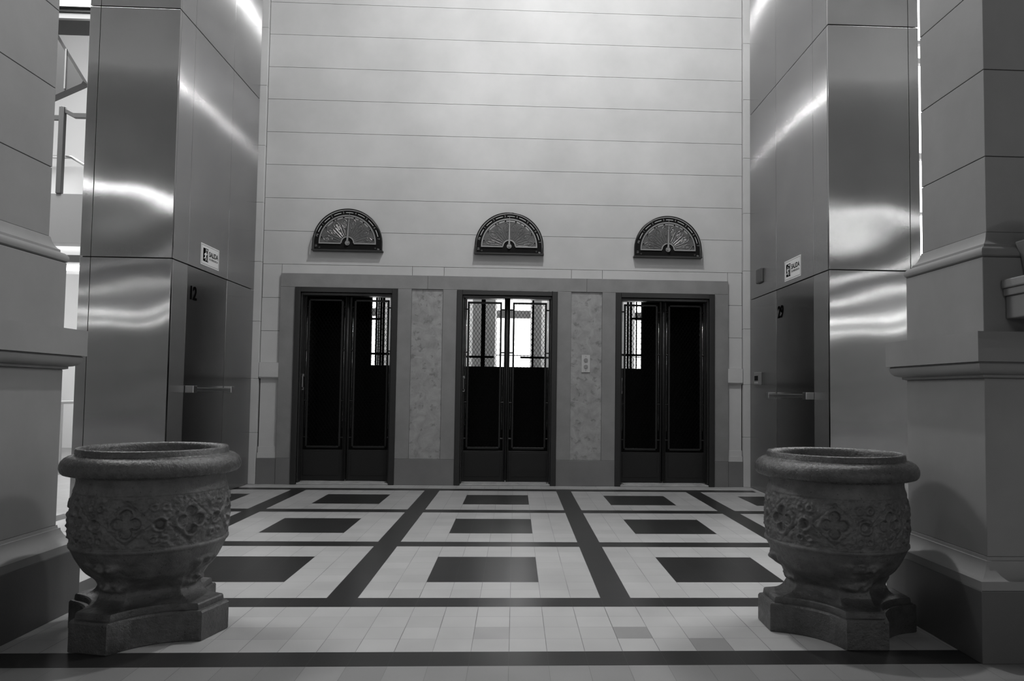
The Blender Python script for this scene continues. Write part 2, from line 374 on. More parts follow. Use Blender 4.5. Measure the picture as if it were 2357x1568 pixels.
# ------------------------------------------------------------------ lift doors
def make_lift_door(cx, label):
    t = thing('lift_door', label, 'door', (cx, WY, 0), 0, 'lift doors in the marble surround')
    Y0 = -0.045
    mb = MB(); fw_ = 0.060
    for s in (-1, 1): mb.box((s*HW, Y0, 0), (s*(HW-fw_), 0.09, FT)); mb.box((s*(HW-fw_), -0.015, 0), (s*(HW-fw_-0.014), 0.09, FT-0.06))
    mb.box((-HW+fw_, Y0, FT-0.055), (HW-fw_, 0.09, FT)); mb.box((-HW+fw_, 0.0, FT-0.085), (HW-fw_, 0.09, FT-0.055))
    mb.build('door_frame', M_darkf, t, bevel=0.004)
    YD = 0.105
    for s in (-1, 1):
        # leaf between the centre stile and the jamb stile
        xi, xo = s*0.032, s*(HW-fw_-0.010)
        mb = MB()
        mb.box((xi, YD-0.02, 0.030), (xi-s*0.027, YD+0.02, 2.065)); mb.box((xo, YD-0.02, 0.030), (xo-s*0.018, YD+0.02, 2.065))
        mb.box((xi, YD-0.018, 2.048), (xo, YD+0.018, 2.075))
        leaf = mb.build('door_leaf', M_dark, t, bevel=0.003)
        # kick panel with sunk field
        mb = MB(); mb.box((xi, YD-0.015, 0.030), (xo, YD+0.015, 0.365)); mb.box((xi+s*0.03, YD-0.019, 0.085), (xo-s*0.03, YD-0.015, 0.345))
        mb.build('kick_panel', M_dark, leaf, bevel=0.004)
        # mesh frame
        a, b = xi+s*0.028, xo-s*0.040; lo, hi = 0.385, 2.020; bw = 0.022
        mb = MB()
        mb.box((a, YD-0.012, lo), (a+s*bw, YD+0.012, hi)); mb.box((b, YD-0.012, lo), (b-s*bw, YD+0.012, hi))
        mb.box((a, YD-0.012, lo), (b, YD+0.012, lo+bw)); mb.box((a, YD-0.012, hi-bw), (b, YD+0.012, hi))
        mb.build('grille_frame', M_dark, leaf, bevel=0.004)
        # studs
        mb = MB()
        for z in (1.935, 1.455, 0.90, 0.50):
            for xa, xb in ((xi-s*0.002, a), (b, xo-s*0.016)):
                mb.tube([(xa, YD, z), ((xa+xb)/2, YD, z), (xb, YD, z)], 0.008, 8)
        mb.build('stud', M_dark, leaf)
        # diamond mesh
        mb = MB(); x0, x1 = sorted((a+s*bw*0.5, b-s*bw*0.5)); z0, z1 = lo+0.01, hi-0.01
        px, pz = 0.0385, 0.0600; sl = pz/px; rw = 0.0019
        for dr in (1, -1):
            k = -int((x1-x0)/px)-2
            while True:
                zs = z0 + k*pz
                if zs > z1+pz: break
                # line z = zs + dr'*sl*(x-x0)
                if dr == 1: p0 = (x0, zs); p1 = (x1, zs+sl*(x1-x0))
                else: p0 = (x1, zs); p1 = (x0, zs+sl*(x1-x0))
                k += 1
                if p1[1] < z0 or p0[1] > z1: continue
                q = []
                for (px_, pz_) in (p0, p1):
                    zz = min(max(pz_, z0), z1); f_ = (zz-p0[1])/(p1[1]-p0[1]); q.append((p0[0]+f_*(p1[0]-p0[0]), YD+(0.002 if dr > 0 else -0.002), zz))
                if (Vector(q[0])-Vector(q[1])).length < 0.01: continue
                mb.tube(q, rw, 4)
        mb.build('wire_grille', M_grille, leaf, fixn=False)
        # round polished rods, added to draw bright lines in the slits beside the mesh
        for xr in ((xi+a)/2, (b+xo-s*0.018)/2):
            MB().tube([(xr, YD+0.006, 0.60), (xr, YD+0.006, 2.048)], 0.0032, 6).build('glint_rod', M_rod, leaf, smooth=True)
        if s < 0:
            mb = MB(); mb.tube([(xo+0.010, YD-0.035, 1.03), (xo+0.010, YD-0.055, 1.045), (xo+0.010, YD-0.055, 1.16), (xo+0.010, YD-0.035, 1.175)], 0.0075, 8)
            mb.box((xo-0.004, YD-0.04, 1.015), (xo+0.022, YD-0.02, 1.045)); mb.box((xo-0.004, YD-0.04, 1.160), (xo+0.022, YD-0.02, 1.190))
            mb.build('handle', M_brass, leaf)['label'] = 'bright metal handle'
    mb = MB(); mb.tube([(0, YD-0.030, 0.05), (0, YD-0.030, 2.05)], 0.0335, 16, ry=0.02)
    mb.build('centre_stile', M_dark, t, smooth=True)
    return t
make_lift_door(DX[0], 'leftmost black lift door, only a slim bright slot at its upper right')
make_lift_door(DX[1], 'middle black lift door, its whole upper grille lit from behind')
make_lift_door(DX[2], 'rightmost black lift door, lit only at its upper left')
for cx, lb in zip(DX, ('leftmost lift door', 'middle lift door', 'rightmost lift door')):
    mb = MB(); mb.loft([[(cx-HW+0.062, WY-0.030, z), (cx+HW-0.062, WY-0.030, z), (cx+HW-0.062, WY+0.09, z), (cx-HW+0.062, WY+0.09, z)] for z in (0.0, 0.018)])
    mb.box((cx-HW+0.10, WY-0.012, 0.018), (cx+HW-0.10, WY+0.085, 0.028))
    tag(mb.build('door_sill', M_sill, bevel=0.006), 'pale stone sill at the foot of the ' + lb, 'sill', 'sills under the lift doors')

# ------------------------------------------------------------------ shafts, cars and the room behind
YB = 6.30
mb = MB()
for a, b in ((-2.75, -2.42), (-1.02, -0.92), (0.98, 1.08), (2.55, 2.9)): mb.box((a, WY+0.30, 0.0), (b, YB+0.1, 2.6))
mb.box((-2.75, WY+0.30, 2.42), (2.9, YB+0.1, 2.6))
struct(mb.build('wall_shafts', M_shaft))
OPEN = [(-1.755, -1.485), (-0.60, 0.66), (1.575, 1.850)]
lim = [(-2.42, -1.02), (-0.92, 0.98), (1.08, 2.55)]
names = ('dark lift car behind the leftmost lift door', 'dark lift car behind the middle lift door', 'dark lift car behind the rightmost lift door')
def cage(k, bars, rails):
    (a, b), (l, r) = OPEN[k], lim[k]
    t = thing('lift_car', names[k], 'lift', ((l+r)/2, YB-0.1, 0)); ox = (l+r)/2
    mb = MB(); mb.box((l-ox, 0, 0.02), (r-ox, 0.06, 1.352)); mb.box((l-ox, 0, 1.352), (a-ox, 0.06, 2.40)); mb.box((b-ox, 0, 1.352), (r-ox, 0.06, 2.40)); mb.box((a-ox, 0, 2.27), (b-ox, 0.06, 2.40))
    mb.build('car_panel', M_shaft, t)
    for x, w_ in bars:
        MB().box((x-w_/2-ox, -0.04, 1.352), (x+w_/2-ox, -0.005, 2.27)).build('bar', M_grille, t)
    for z, xa, xb, h in rails:
        MB().box((xa-ox, -0.06, z-h/2), (xb-ox, -0.03, z+h/2)).build('rail', M_grille, t)
    return t
cage(0, [(-1.685, 0.02), (-1.655, 0.012), (-1.625, 0.025), (-1.585, 0.015), (-1.60, 0.008)], [(1.50, -1.755, -1.485, 0.028), (1.96, -1.755, -1.62, 0.025)])
cage(1, [(-0.275, 0.055), (0.385, 0.026), (-0.51, 0.02)], [(1.478, -0.56, -0.13, 0.028), (1.478, 0.22, 0.60, 0.026)])
cage(2, [(1.66, 0.022), (1.70, 0.025), (1.775, 0.015)], [(1.53, 1.575, 1.85, 0.028), (2.02, 1.69, 1.85, 0.025)])
# rear room
mb = MB()
YR = 8.6
wins = [(-2.62, -2.14), (-0.16, 0.40), (2.15, 2.78)]
xs_ = [-3.3] + [v for p in wins for v in p] + [3.6]
for k in range(0, len(xs_), 2): mb.box((xs_[k], YR, 0), (xs_[k+1], YR+0.2, 4.4))
for a, b in wins: mb.box((a, YR, 0), (b, YR+0.2, 0.9)); mb.box((a, YR, 3.4), (b, YR+0.2, 4.4))
mb.box((-3.5, YB+0.3, 0), (-3.3, YR+0.2, 4.4)); mb.box((3.6, YB+0.3, 0), (3.8, YR+0.2, 4.4)); mb.box((-3.5, WY+0.3, 4.4), (3.8, YR+0.2, 4.6))
mb.box((-0.52, 7.9, 0), (-0.165, 8.2, 4.4)); mb.box((0.42, 7.9, 0), (0.56, 8.2, 4.4))
struct(mb.build('wall_rear_room', M_white))
for k, (a, b) in enumerate(wins):
    w_ = struct(MB().box((a, YR+0.12, 0.9), (b, YR+0.16, 3.4)).build('window_%d' % (k+1), M_day))
    mb = MB()
    for z in (1.62, 2.25): mb.box((a, YR+0.04, z), (b, YR+0.10, z+(0.015 if z < 2 else 0.13)))
    mb.build('window_bar', M_greyw, w_)

# ------------------------------------------------------------------ floor indicator dials
def ring_pts(r, a0, a1, n): return [(r*math.cos(math.radians(a0+(a1-a0)*k/n)), r*math.sin(math.radians(a0+(a1-a0)*k/n))) for k in range(n+1)]
def half_outline(r, drop, n=64):
    p = ring_pts(r, 0, 180, n); return [(r, -drop)] + p + [(-r, -drop)]
def arc_strip(mb, r0, r1, a0, a1, y0, y1, n=24):
    A = ring_pts(r0, a0, a1, n); B = ring_pts(r1, a0, a1, n)
    for k in range(n):
        q = [A[k], A[k+1], B[k+1], B[k]]
        mb.add([(x, y0, z) for x, z in q]+[(x, y1, z) for x, z in q], [(0,1,2,3),(7,6,5,4),(0,4,5,1),(1,5,6,2),(2,6,7,3),(3,7,4,0)])
DOT = [168, 145, 122, 99, 75.5, 53, 30.5, 8]
def make_dial(needle_deg):
    t = thing('floor_indicator', 'x', 'indicator', (0, WY, 2.618), 0, 'half round floor indicators over the lift doors')
    R = 0.372; D = 0.078
    MB().prism(half_outline(R-0.012, D-0.004), -0.055, -0.002).build('housing', M_dial_b, t)
    mb = MB()   # rim
    P = half_outline(R, D); mb.tube([(x, -0.060, z) for x, z in P] + [(-R, -0.060, -D)], 0.0075, 8)
    mb.box((-R-0.01, -0.072, -D-0.010), (R+0.01, -0.002, -D+0.004))
    for k in range(90):
        a = PI*k/89; mb.box((R*math.cos(a)-0.002, -0.070, R*math.sin(a)-0.002), (R*math.cos(a)+0.002, -0.064, R*math.sin(a)+0.002))
    mb.build('rim', M_darkf, t, smooth=False)
    # field
    mb = MB(); arc_strip(mb, 0.066, 0.298, 0, 180, -0.058, -0.050, 48); mb.build('field', M_dial_f, t)
    mb = MB()
    arc_strip(mb, 0.296, 0.308, 0, 180, -0.066, -0.050, 48); arc_strip(mb, 0.062, 0.074, 0, 180, -0.064, -0.050, 32)
    arc_strip(mb, 0.272, 0.288, 66, 114, -0.061, -0.056, 16); arc_strip(mb, 0.272, 0.288, 40, 62, -0.061, -0.056, 10); arc_strip(mb, 0.272, 0.288, 118, 140, -0.061, -0.056, 10)
    for s in (-1, 1): mb.box((s*0.070, -0.066, -0.012), (s*0.308, -0.050, 0.0))
    mb.build('field_border', M_dial_l, t)
    for s in (-1, 1): MB().tube([(s*0.30, -0.058, -0.052), (s*0.30, -0.061, -0.052)], 0.010, 10).build('screw', M_darkf, t)
    for k, a in enumerate(DOT):
        ar = math.radians(a); u = Vector((math.cos(ar), 0, math.sin(ar))); v = Vector((-math.sin(ar), 0, math.cos(ar)))
        prof = [(0.085, 0.007), (0.13, 0.014), (0.18, 0.022), (0.208, 0.028), (0.216, 0.034), (0.222, 0.026), (0.236, 0.027), (0.250, 0.021), (0.258, 0.011), (0.266, 0.0)]
        pts = [u*r + v*w_ for r, w_ in prof] + [u*r - v*w_ for r, w_ in prof[-2::-1]]
        mb = MB(); mb.tube([p+Vector((0, -0.061, 0)) for p in pts], 0.0024, 6)
        # small relief ornament inside
        mb.tube([u*(0.190+0.026*math.cos(q))+v*(0.014*math.sin(q))+Vector((0,-0.061,0)) for q in [2*PI*i/14 for i in range(14)]], 0.0018, 6, closed=True)
        mb.tube([u*0.165+Vector((0,-0.062,0)), u*0.235+Vector((0,-0.062,0))], 0.0022, 6)
        mb.tube([u*(0.226+0.010*math.cos(q))+v*(0.010*math.sin(q))+Vector((0,-0.061,0)) for q in [2*PI*i/10 for i in range(10)]], 0.0018, 6, closed=True)
        mb.tube([u*0.12+v*0.004+Vector((0,-0.060,0)), u*0.155+v*0.010+Vector((0,-0.060,0))], 0.0016, 6)
        mb.build('leaf_ornament', M_dial_l, t)
        # wedge between the leaves
        c = u*0.283 + Vector((0, -0.060, 0))
        mb = MB(); mb.tube([c, c+Vector((0, -0.005, 0))], 0.0125, 12); mb.tube([c+Vector((0,-0.002,0)), c+Vector((0,-0.0075,0))], 0.0095, 12, mi=1)
        mb.build('lamp_socket', [M_dial_l, M_dial_b], t)
    nums = [('S1', 185), ('PB', 166), ('1', 143), ('2', 121), ('3', 98.5), ('4', 76), ('5', 53.5), ('6', 31), ('7', 9), ('8', -10.5)]
    for s_, a in nums:
        ar = math.radians(a); rr = 0.336 if abs(a) > 12 and a < 184 else 0.338
        c = Vector((rr*math.cos(ar), -0.0565, rr*math.sin(ar)))
        up_ = Vector((math.cos(ar), 0, math.sin(ar))); xx = Vector((math.sin(ar), 0, -math.cos(ar)))
        text_obj('numeral', s_, 0.034 if len(s_) == 1 else 0.030, M_dial_l, t, frame(c, xx, up_, (0, -1, 0)), 0.001)
    for k in range(1, 8):
        a0, a1 = nums[k+1][1]+0, nums[k][1]+0
        hi = a1-4.6 if k > 1 else a1-6.5
        mb = MB(); arc_strip(mb, 0.333, 0.338, a0+4.2, hi, -0.058, -0.054, 8); mb.build('arc_mark', M_sign, t)
    mb = MB(); mb.tube([(0, -0.058, 0), (0, -0.066, 0)], 0.0265, 20, mi=0); mb.tube([(0, -0.066, 0), (0, -0.080, 0)], 0.016, 16); mb.tube([(0, -0.080, 0), (0, -0.086, 0)], 0.008, 10)
    mb.build('hub', M_brass, t)
    na = math.radians(needle_deg); u = Vector((math.cos(na), 0, math.sin(na))); v = Vector((-math.sin(na), 0, math.cos(na)))
    mb = MB(); y = Vector((0, -0.078, 0))
    prof = [(0.02, 0.013), (0.03, 0.010), (0.20, 0.006), (0.235, 0.005), (0.240, 0.011), (0.246, 0.004), (0.34, 0.001)]
    vs = []
    for r, w_ in prof: vs += [u*r+v*w_+y, u*r-v*w_+y, u*r-v*w_+y+Vector((0, 0.005, 0)), u*r+v*w_+y+Vector((0, 0.005, 0))]
    fs = []
    for i in range(len(prof)-1):
        for k in range(4): k2 = (k+1) % 4; fs.append((i*4+k, i*4+k2, i*4+4+k2, i*4+4+k))
    fs += [(3, 2, 1, 0)]
    mb.add(vs, fs); mb.build('needle', M_brass, t)
    return t
for cx, nd, lb in zip((-1.687, 0.072, 1.833), (86.5, 89.7, 89.0),
        ('leftmost black half round floor indicator, its needle leaning slightly right', 'middle black half round floor indicator over the middle lift door', 'rightmost black half round floor indicator over the rightmost lift door')):
    t = make_dial(nd); t.location.x = cx; t['label'] = lb

# call button plate
t = thing('call_button_plate', 'small pale plate with two round call buttons on the right marble pier', 'button plate', (0.9335, YM+0.016, 1.245))
MB().box((-0.047, -0.010, 0), (0.047, 0.0, 0.192)).build('plate', M_plate, t, bevel=0.002)
for z in (0.063, 0.135):
    mb = MB(); mb.tube([(0, -0.010, z), (0, -0.017, z)], 0.022, 18); mb.build('button', M_brass, t, bevel=0.001)
for z in (0.018, 0.174): MB().tube([(0, -0.010, z), (0, -0.012, z)], 0.0035, 8).build('screw', M_dark, t)

# ------------------------------------------------------------------ steel clad towers
def add_uv(o):
    me = o.data; uv = me.uv_layers.new(name='UVMap')
    for p in me.polygons:
        n = p.normal
        for li in p.loop_indices:
            c = me.vertices[me.loops[li].vertex_index].co
            uv.data[li].uv = ((c.y if abs(n.x) > 0.5 else c.x), c.z)
def steel_panel(name, a, b, mat, parent, label=None, bevel=0.0025):
    o = MB().box(a, b).build(name, mat, parent); add_uv(o)
    bv = o.modifiers.new('bevel', 'BEVEL'); bv.width = bevel; bv.segments = 2
    if label: o['label'] = label
    return o
def make_tower(s, X, Xo, Yf, label, zs, ysplit, nm):
    # s=-1 left (face looks to +X), s=+1 right
    t = thing('steel_tower', label, 'steel enclosure', ((X+Xo)/2, (Yf+WY)/2, 0)); ox, oy = (X+Xo)/2, (Yf+WY)/2
    d = 0.03
    def P(nmv, a, b, mt, **k): return steel_panel(nmv, (a[0]-ox, a[1]-oy, a[2]), (b[0]-ox, b[1]-oy, b[2]), mt, t, **k)
    core = MB().box((X+s*(d+0.001)-ox, Yf+d+0.001-oy, 0.005), (Xo-s*0.004-ox, WY-0.05-oy, 7.99)).build('core', M_joint, t)
    gap = 0.004
    strip = Xo - s*0.085
    for z0, z1 in zip(zs[:-1], zs[1:]):
        P('front_panel', (X, Yf, z0+gap), (strip-s*gap, Yf+d, z1-gap), M_steelF)
        P('edge_panel', (strip, Yf, z0+gap), (Xo, Yf+d, z1-gap), M_steelF)
    y0, y1 = ysplit
    top = zs[1]
    segs = ((Yf+d+0.0005, y0), (y0, y1), (y1, WY-0.036))
    for zi, (z0, z1) in enumerate(zip(zs[:-1], zs[1:])):
        for k, (a, b) in enumerate(segs):
            if zi == 0 and k == 1: continue
            g2 = 0.0015
            P('side_panel', (X, a+g2, z0+gap), (X+s*d, b-g2, z1-gap), M_steelS)
    P('service_door', (X+s*0.002, y0+0.003, 0.02), (X+s*d, y1-0.003, top-gap), M_steelD, label='dark polished service door numbered ' + nm)
    return t, ox, oy
tL, oxL, oyL = make_tower(-1, XL, -3.415, 2.56, 'tall brushed steel enclosure on the left, its service door numbered 12', [0.0, 2.086, 4.19, 6.3, 7.99], (2.862, 3.725), '12')
tR, oxR, oyR = make_tower(1, XR, 3.545, 2.40, 'tall brushed steel enclosure on the right, its service door numbered 29', [0.0, 2.072, 4.165, 6.3, 7.99], (2.722, 3.640), '29')
# push bars and numbers live on their doors
def on_door(t): return [c for c in t.children if c.name.startswith('service_door')][0]
def pushbar(t, X, s, y0, y1, ox, oy, z):
    d = on_door(t); mb = MB(); e = -s
    for ya in (y0, y1-0.075): MB().box((X-ox, ya-oy, z-0.032), (X+e*0.075-ox, ya+0.075-oy, z+0.03)).build('push_bar_bracket', M_rail, d, bevel=0.004)
    MB().box((X+e*0.045-ox, y0+0.076-oy, z-0.018), (X+e*0.072-ox, y1-0.076-oy, z+0.014)).build('push_bar', M_rail, d, bevel=0.006)
pushbar(tL, XL, -1, 2.885, 3.800, oxL, oyL, 1.012)
pushbar(tR, XR, 1, 2.722, 3.740, oxR, oyR, 1.018)
text_obj('door_number', '12', 0.165, M_ink, on_door(tL), frame((XL+0.0-oxL, 2.985-oyL, 1.848), (0, 1, 0), (0, 0, 1), (1, 0, 0)), 0.001, sx=0.92, bold=0.003)
text_obj('door_number', '29', 0.165, M_ink, on_door(tR), frame((XR-0.0-oxR, 3.530-oyR, 1.836), (0, -1, 0), (0, 0, 1), (-1, 0, 0)), 0.001, sx=0.92, bold=0.003)

# exit signs
def exit_sign(origin, xdir, nrm, label):
    t = thing('exit_sign', label, 'sign', origin, 0, 'emergency exit signs')
    F = frame((0, 0, 0), xdir, (0, 0, 1), nrm)
    def B(nm, rects, y0, y1, mat):
        mb = MB()
        for a, b, c, d in rects:
            vs = [F @ Vector((x, z, y)) for y in (y0, y1) for x, z in ((a, b), (c, b), (c, d), (a, d))]
            mb.add(vs, [(0,1,2,3),(7,6,5,4),(0,4,5,1),(1,5,6,2),(2,6,7,3),(3,7,4,0)])
        return mb.build(nm, mat, t)
    W, H = 0.20, 0.098
    B('plate', [(-W, -H, W, H)], 0.001, 0.004, M_sign)
    e = 0.0025; w1, h1 = W-0.012, H-0.012
    B('border', [(-w1, h1-e, w1, h1), (-w1, -h1, w1, -h1+e), (-w1, -h1, -w1+e, h1), (w1-e, -h1, w1, h1)], 0.004, 0.0045, M_ink)
    B('pictogram_door', [(-0.155, -0.060, -0.045, 0.060)], 0.004, 0.0045, M_ink)
    B('pictogram_frame', [(-0.062, -0.052, -0.052, 0.052), (-0.105, 0.043, -0.052, 0.052)], 0.0045, 0.005, M_sign)
    mb = MB()
    def limb(pts, r): mb.tube([F @ Vector((x, z, 0.0048)) for x, z in pts], r, 6)
    limb([(-0.101, 0.028), (-0.100, 0.029)], 0.009); limb([(-0.103, 0.018), (-0.108, -0.010)], 0.009)
    limb([(-0.108, -0.010), (-0.094, -0.026), (-0.098, -0.050)], 0.0055); limb([(-0.108, -0.010), (-0.120, -0.030), (-0.140, -0.034)], 0.0055)
    limb([(-0.104, 0.014), (-0.088, 0.004), (-0.076, 0.012)], 0.004); limb([(-0.104, 0.014), (-0.122, 0.010), (-0.130, -0.004)], 0.004)
    mb.build('pictogram_figure', M_sign, t)
    text_obj('lettering', 'SALIDA', 0.064, M_ink, t, F @ Matrix.Translation((0.072, 0.018, 0.0045)), 0.0004, sx=0.95, bold=0.0015)
    text_obj('lettering', 'DE EMERGENCIA', 0.026, M_ink, t, F @ Matrix.Translation((0.072, -0.026, 0.0045)), 0.0004, sx=0.98)
    return t
exit_sign((XL, 3.305, 2.234), (0, 1, 0), (1, 0, 0), 'white SALIDA exit sign on the left steel enclosure above its door')
exit_sign((XR, 3.202, 2.216), (0, -1, 0), (-1, 0, 0), 'white SALIDA exit sign on the right steel enclosure above its door')
# small box and card reader on the right tower
t = thing('wall_box', 'small dark grey box beside the exit sign on the right steel enclosure', 'box', (XR-0.001, 4.09, 2.21))
MB().box((-0.030, -0.085, 0), (0, 0.085, 0.155)).build('cover', simple('grey_plastic', 0.07, 0.5), t, bevel=0.010)
for z in (0.02, 0.135): MB().tube([(-0.030, 0, z), (-0.032, 0, z)], 0.004, 8).build('screw', M_dark, t)
t = thing('card_reader', 'small keypad reader on the right steel enclosure beside its door', 'card reader', (XR-0.001, 4.16, 1.123))
MB().box((-0.032, -0.095, 0), (0, 0.085, 0.138)).build('body', simple('grey_plastic_reader', 0.16, 0.4), t, bevel=0.006)
MB().box((-0.0335, -0.06, 0.050), (-0.030, 0.05, 0.100)).build('screen', M_dial_b, t)
mb = MB()
for k in range(3): mb.box((-0.0345, -0.055+k*0.04, 0.018), (-0.030, -0.030+k*0.04, 0.036))
mb.build('key', M_plate, t)

# ------------------------------------------------------------------ foreground stone pillars
PROF = {'plinth': [(0.0, 0.0), (0.2765, 0.0)],
 'plinth_moulding': [(0.2775, 0.003), (0.312, 0.003), (0.314, 0.012), (0.325, 0.030), (0.345, 0.050), (0.368, 0.060), (0.378, 0.061), (0.379, 0.068), (0.392, 0.070)],
 'die': [(0.392, 0.0735), (1.100, 0.0735)],
 'cornice': [(1.100, 0.073), (1.104, 0.0585), (1.114, 0.0585), (1.116, 0.046), (1.121, 0.034), (1.130, 0.024), (1.142, 0.018), (1.156, 0.016), (1.160, 0.020), (1.164, 0.022), (1.165, 0.006), (1.284, 0.006), (1.286, 0.075)],
 'upper_block': [(1.286, 0.075), (1.592, 0.075)],
 'torus_moulding': [(1.592, 0.086), (1.594, 0.078), (1.600, 0.071), (1.610, 0.068), (1.620, 0.069), (1.629, 0.074), (1.636, 0.083), (1.637, 0.094), (1.650, 0.095), (1.656, 0.103), (1.668, 0.112), (1.685, 0.119), (1.705, 0.124)]}
SH = [1.705, 2.024, 2.392, 2.758, 3.13, 3.50, 3.87, 4.90]
def make_pillar(X, s, Yn, Yf, Xo, label):
    cx, cy = (X+Xo)/2, (Yn+Yf)/2
    t = thing('stone_pillar', label, 'pillar', (cx, cy, 0), 0, 'stone pillars framing the lift hall')
    def ring(z, o):
        a, b = X+s*o-cx, Xo-s*o-cx
        return [(a, Yn+o-cy, z), (b, Yn+o-cy, z), (b, Yf-o-cy, z), (a, Yf-o-cy, z)]
    for nm, pr in PROF.items():
        MB().loft([ring(z, o) for z, o in pr]).build(nm, M_plinth if nm == 'plinth' else M_lime2, t, smooth='auto' if 'mould' in nm or nm == 'cornice' else False, bevel=0.003 if nm in ('die', 'upper_block', 'plinth') else 0)
    mb = MB()
    for a, b in zip(SH[:-1], SH[1:]): mb.loft([ring(a+0.0016, 0.1275), ring(b-0.0016, 0.1275)]); mb.loft([ring(a-0.0025, 0.132), ring(a+0.0025, 0.132)], mi=1)
    mb.build('shaft', [M_lime2, M_joint], t, bevel=0.002)
    return t
make_pillar(-1.845, -1, -0.745, -0.008, -2.9, 'moulded stone pillar behind the left urn')
make_pillar(1.966, 1, -0.758, -0.030, 3.0, 'moulded stone pillar behind the right urn, with a bracket on its front')
# bracket on the right pillar
t = thing('stone_bracket', 'stepped stone bracket projecting from the right pillar at the edge of the view', 'bracket', (2.377, -0.95, 1.34))
MB().box((-0.265, -0.55, 0.122), (0.3, 0.263, 0.158)).build('slab', M_lime2, t, bevel=0.006)
MB().box((-0.256, -0.55, 0.092), (0.3, 0.263, 0.122)).build('fillet', M_lime2, t, bevel=0.004)
MB().box((-0.246, -0.55, 0.0), (0.3, 0.263, 0.092)).build('block', M_lime2, t, bevel=0.006)
mb = MB(); mb.loft([[(x0, -0.50, z), (0.3, -0.50, z), (0.3, 0.263, z), (x0, 0.263, z)] for z, x0 in ((0.158, -0.165), (0.25, -0.180), (0.315, -0.205))]); mb.build('upper_block', M_lime2, t, bevel=0.006)
mb = MB(); mb.tube([(-0.135, 0.22, 0.375), (-0.125, -0.5, 0.375)], 0.060, 24); mb.build('roll', M_lime2, t, smooth=True, bevel=0.02)
t = None

# ------------------------------------------------------------------ stone urns
CA, CW = 0.318, 0.088
def sq_profile(a, w_, mid, n):       # concave square with cut corners, corners on the axes
    pts = []
    for k in range(4):
        an = k*PI/2; c, s = math.cos(an), math.sin(an)
        A = [(a, -w_), (a, w_)]
        for x, y in A: pts.append((x*c-y*s, x*s+y*c))
        p0 = Vector((a*c-w_*s, a*s+w_*c)); an2 = an+PI/2; c2, s2 = math.cos(an2), math.sin(an2)
        p1 = Vector((a*c2+w_*s2, a*s2-w_*c2)); dm = Vector((math.cos(an+PI/4), math.sin(an+PI/4)))*mid
        ctrl = dm*2-(p0+p1)*0.5
        for i in range(1, 12):
            f = i/12; q = p0*(1-f)**2+ctrl*2*f*(1-f)+p1*f*f; pts.append((q.x, q.y))
    # radius as function of angle
    L = sorted((math.atan2(y, x) % (2*PI), math.hypot(x, y), x, y) for x, y in pts)
    out = []
    for i in range(n):
        th = 2*PI*i/n; d = Vector((math.cos(th), math.sin(th)))
        best = None
        for j in range(len(L)):
            a0, a1 = L[j], L[(j+1) % len(L)]
            lo_, hi_ = a0[0], a1[0] + (2*PI if j == len(L)-1 else 0)
            tt = th if th >= lo_-1e-9 else th+2*PI
            if lo_-1e-9 <= tt <= hi_+1e-9:
                P0 = Vector((a0[2], a0[3])); E = Vector((a1[2], a1[3]))-P0
                den = d.x*E.y-d.y*E.x
                best = (P0.x*E.y-P0.y*E.x)/den if abs(den) > 1e-9 else a0[1]; break
        out.append(best if best else 0.3)
    return out
def quatre(du, dz):
    # signed-ish distance to a four lobed opening
    d = min(math.hypot(du-cx_, dz-cz_)-0.0215 for cx_, cz_ in ((0.031, 0), (-0.031, 0), (0, 0.034), (0, -0.034)))
    return min(d, math.hypot(du, dz)-0.022)
def smooth_(x, a, b):
    t_ = min(1, max(0, (x-a)/(b-a))); return t_*t_*(3-2*t_)
def relief(th, z, R):
    zc = 0.490
    if not 0.385 < z < 0.600: return 0.0
    edge = smooth_(z, 0.388, 0.398)*(1-smooth_(z, 0.585, 0.597))
    n = 8; u = (th*n/(2*PI)) % 1.0; per = 2*PI*R/n
    du = (u-0.5)*per; dz = z-zc
    q = quatre(du, dz); h = 0.0
    h += -0.0125*(1-smooth_(q, -0.002, 0.002))
    h += 0.0035*math.exp(-((q-0.008)/0.006)**2)
    dd = abs(abs(du)*0.9+abs(dz)-0.086)                      # lozenge strap round each quatrefoil
    h += -0.0040*math.exp(-(dd/0.004)**2)
    du2 = (u-1.0 if u > 0.5 else u)*per
    c = math.hypot(du2, dz+0.004)
    h += -0.009*(1-smooth_(c, 0.013, 0.019)) + 0.0075*math.exp(-((c-0.026)/0.006)**2)
    for zz, sg in ((0.062, 1), (-0.062, -1)):                # small scrolls above and below the rings
        for sx_ in (-0.020, 0.020):
            c2 = math.hypot(du2-sx_, dz-zz); h += 0.007*math.exp(-((c2-0.012)/0.006)**2)
    p = Vector((math.cos(th)*R, math.sin(th)*R, z))
    h += 0.0050*noise.noise(p*36)*(smooth_(q, 0.0, 0.02)) + 0.0035*noise.noise(p*80)*smooth_(q, 0.0, 0.01) + 0.0012*noise.noise(p*150)
    return h*edge
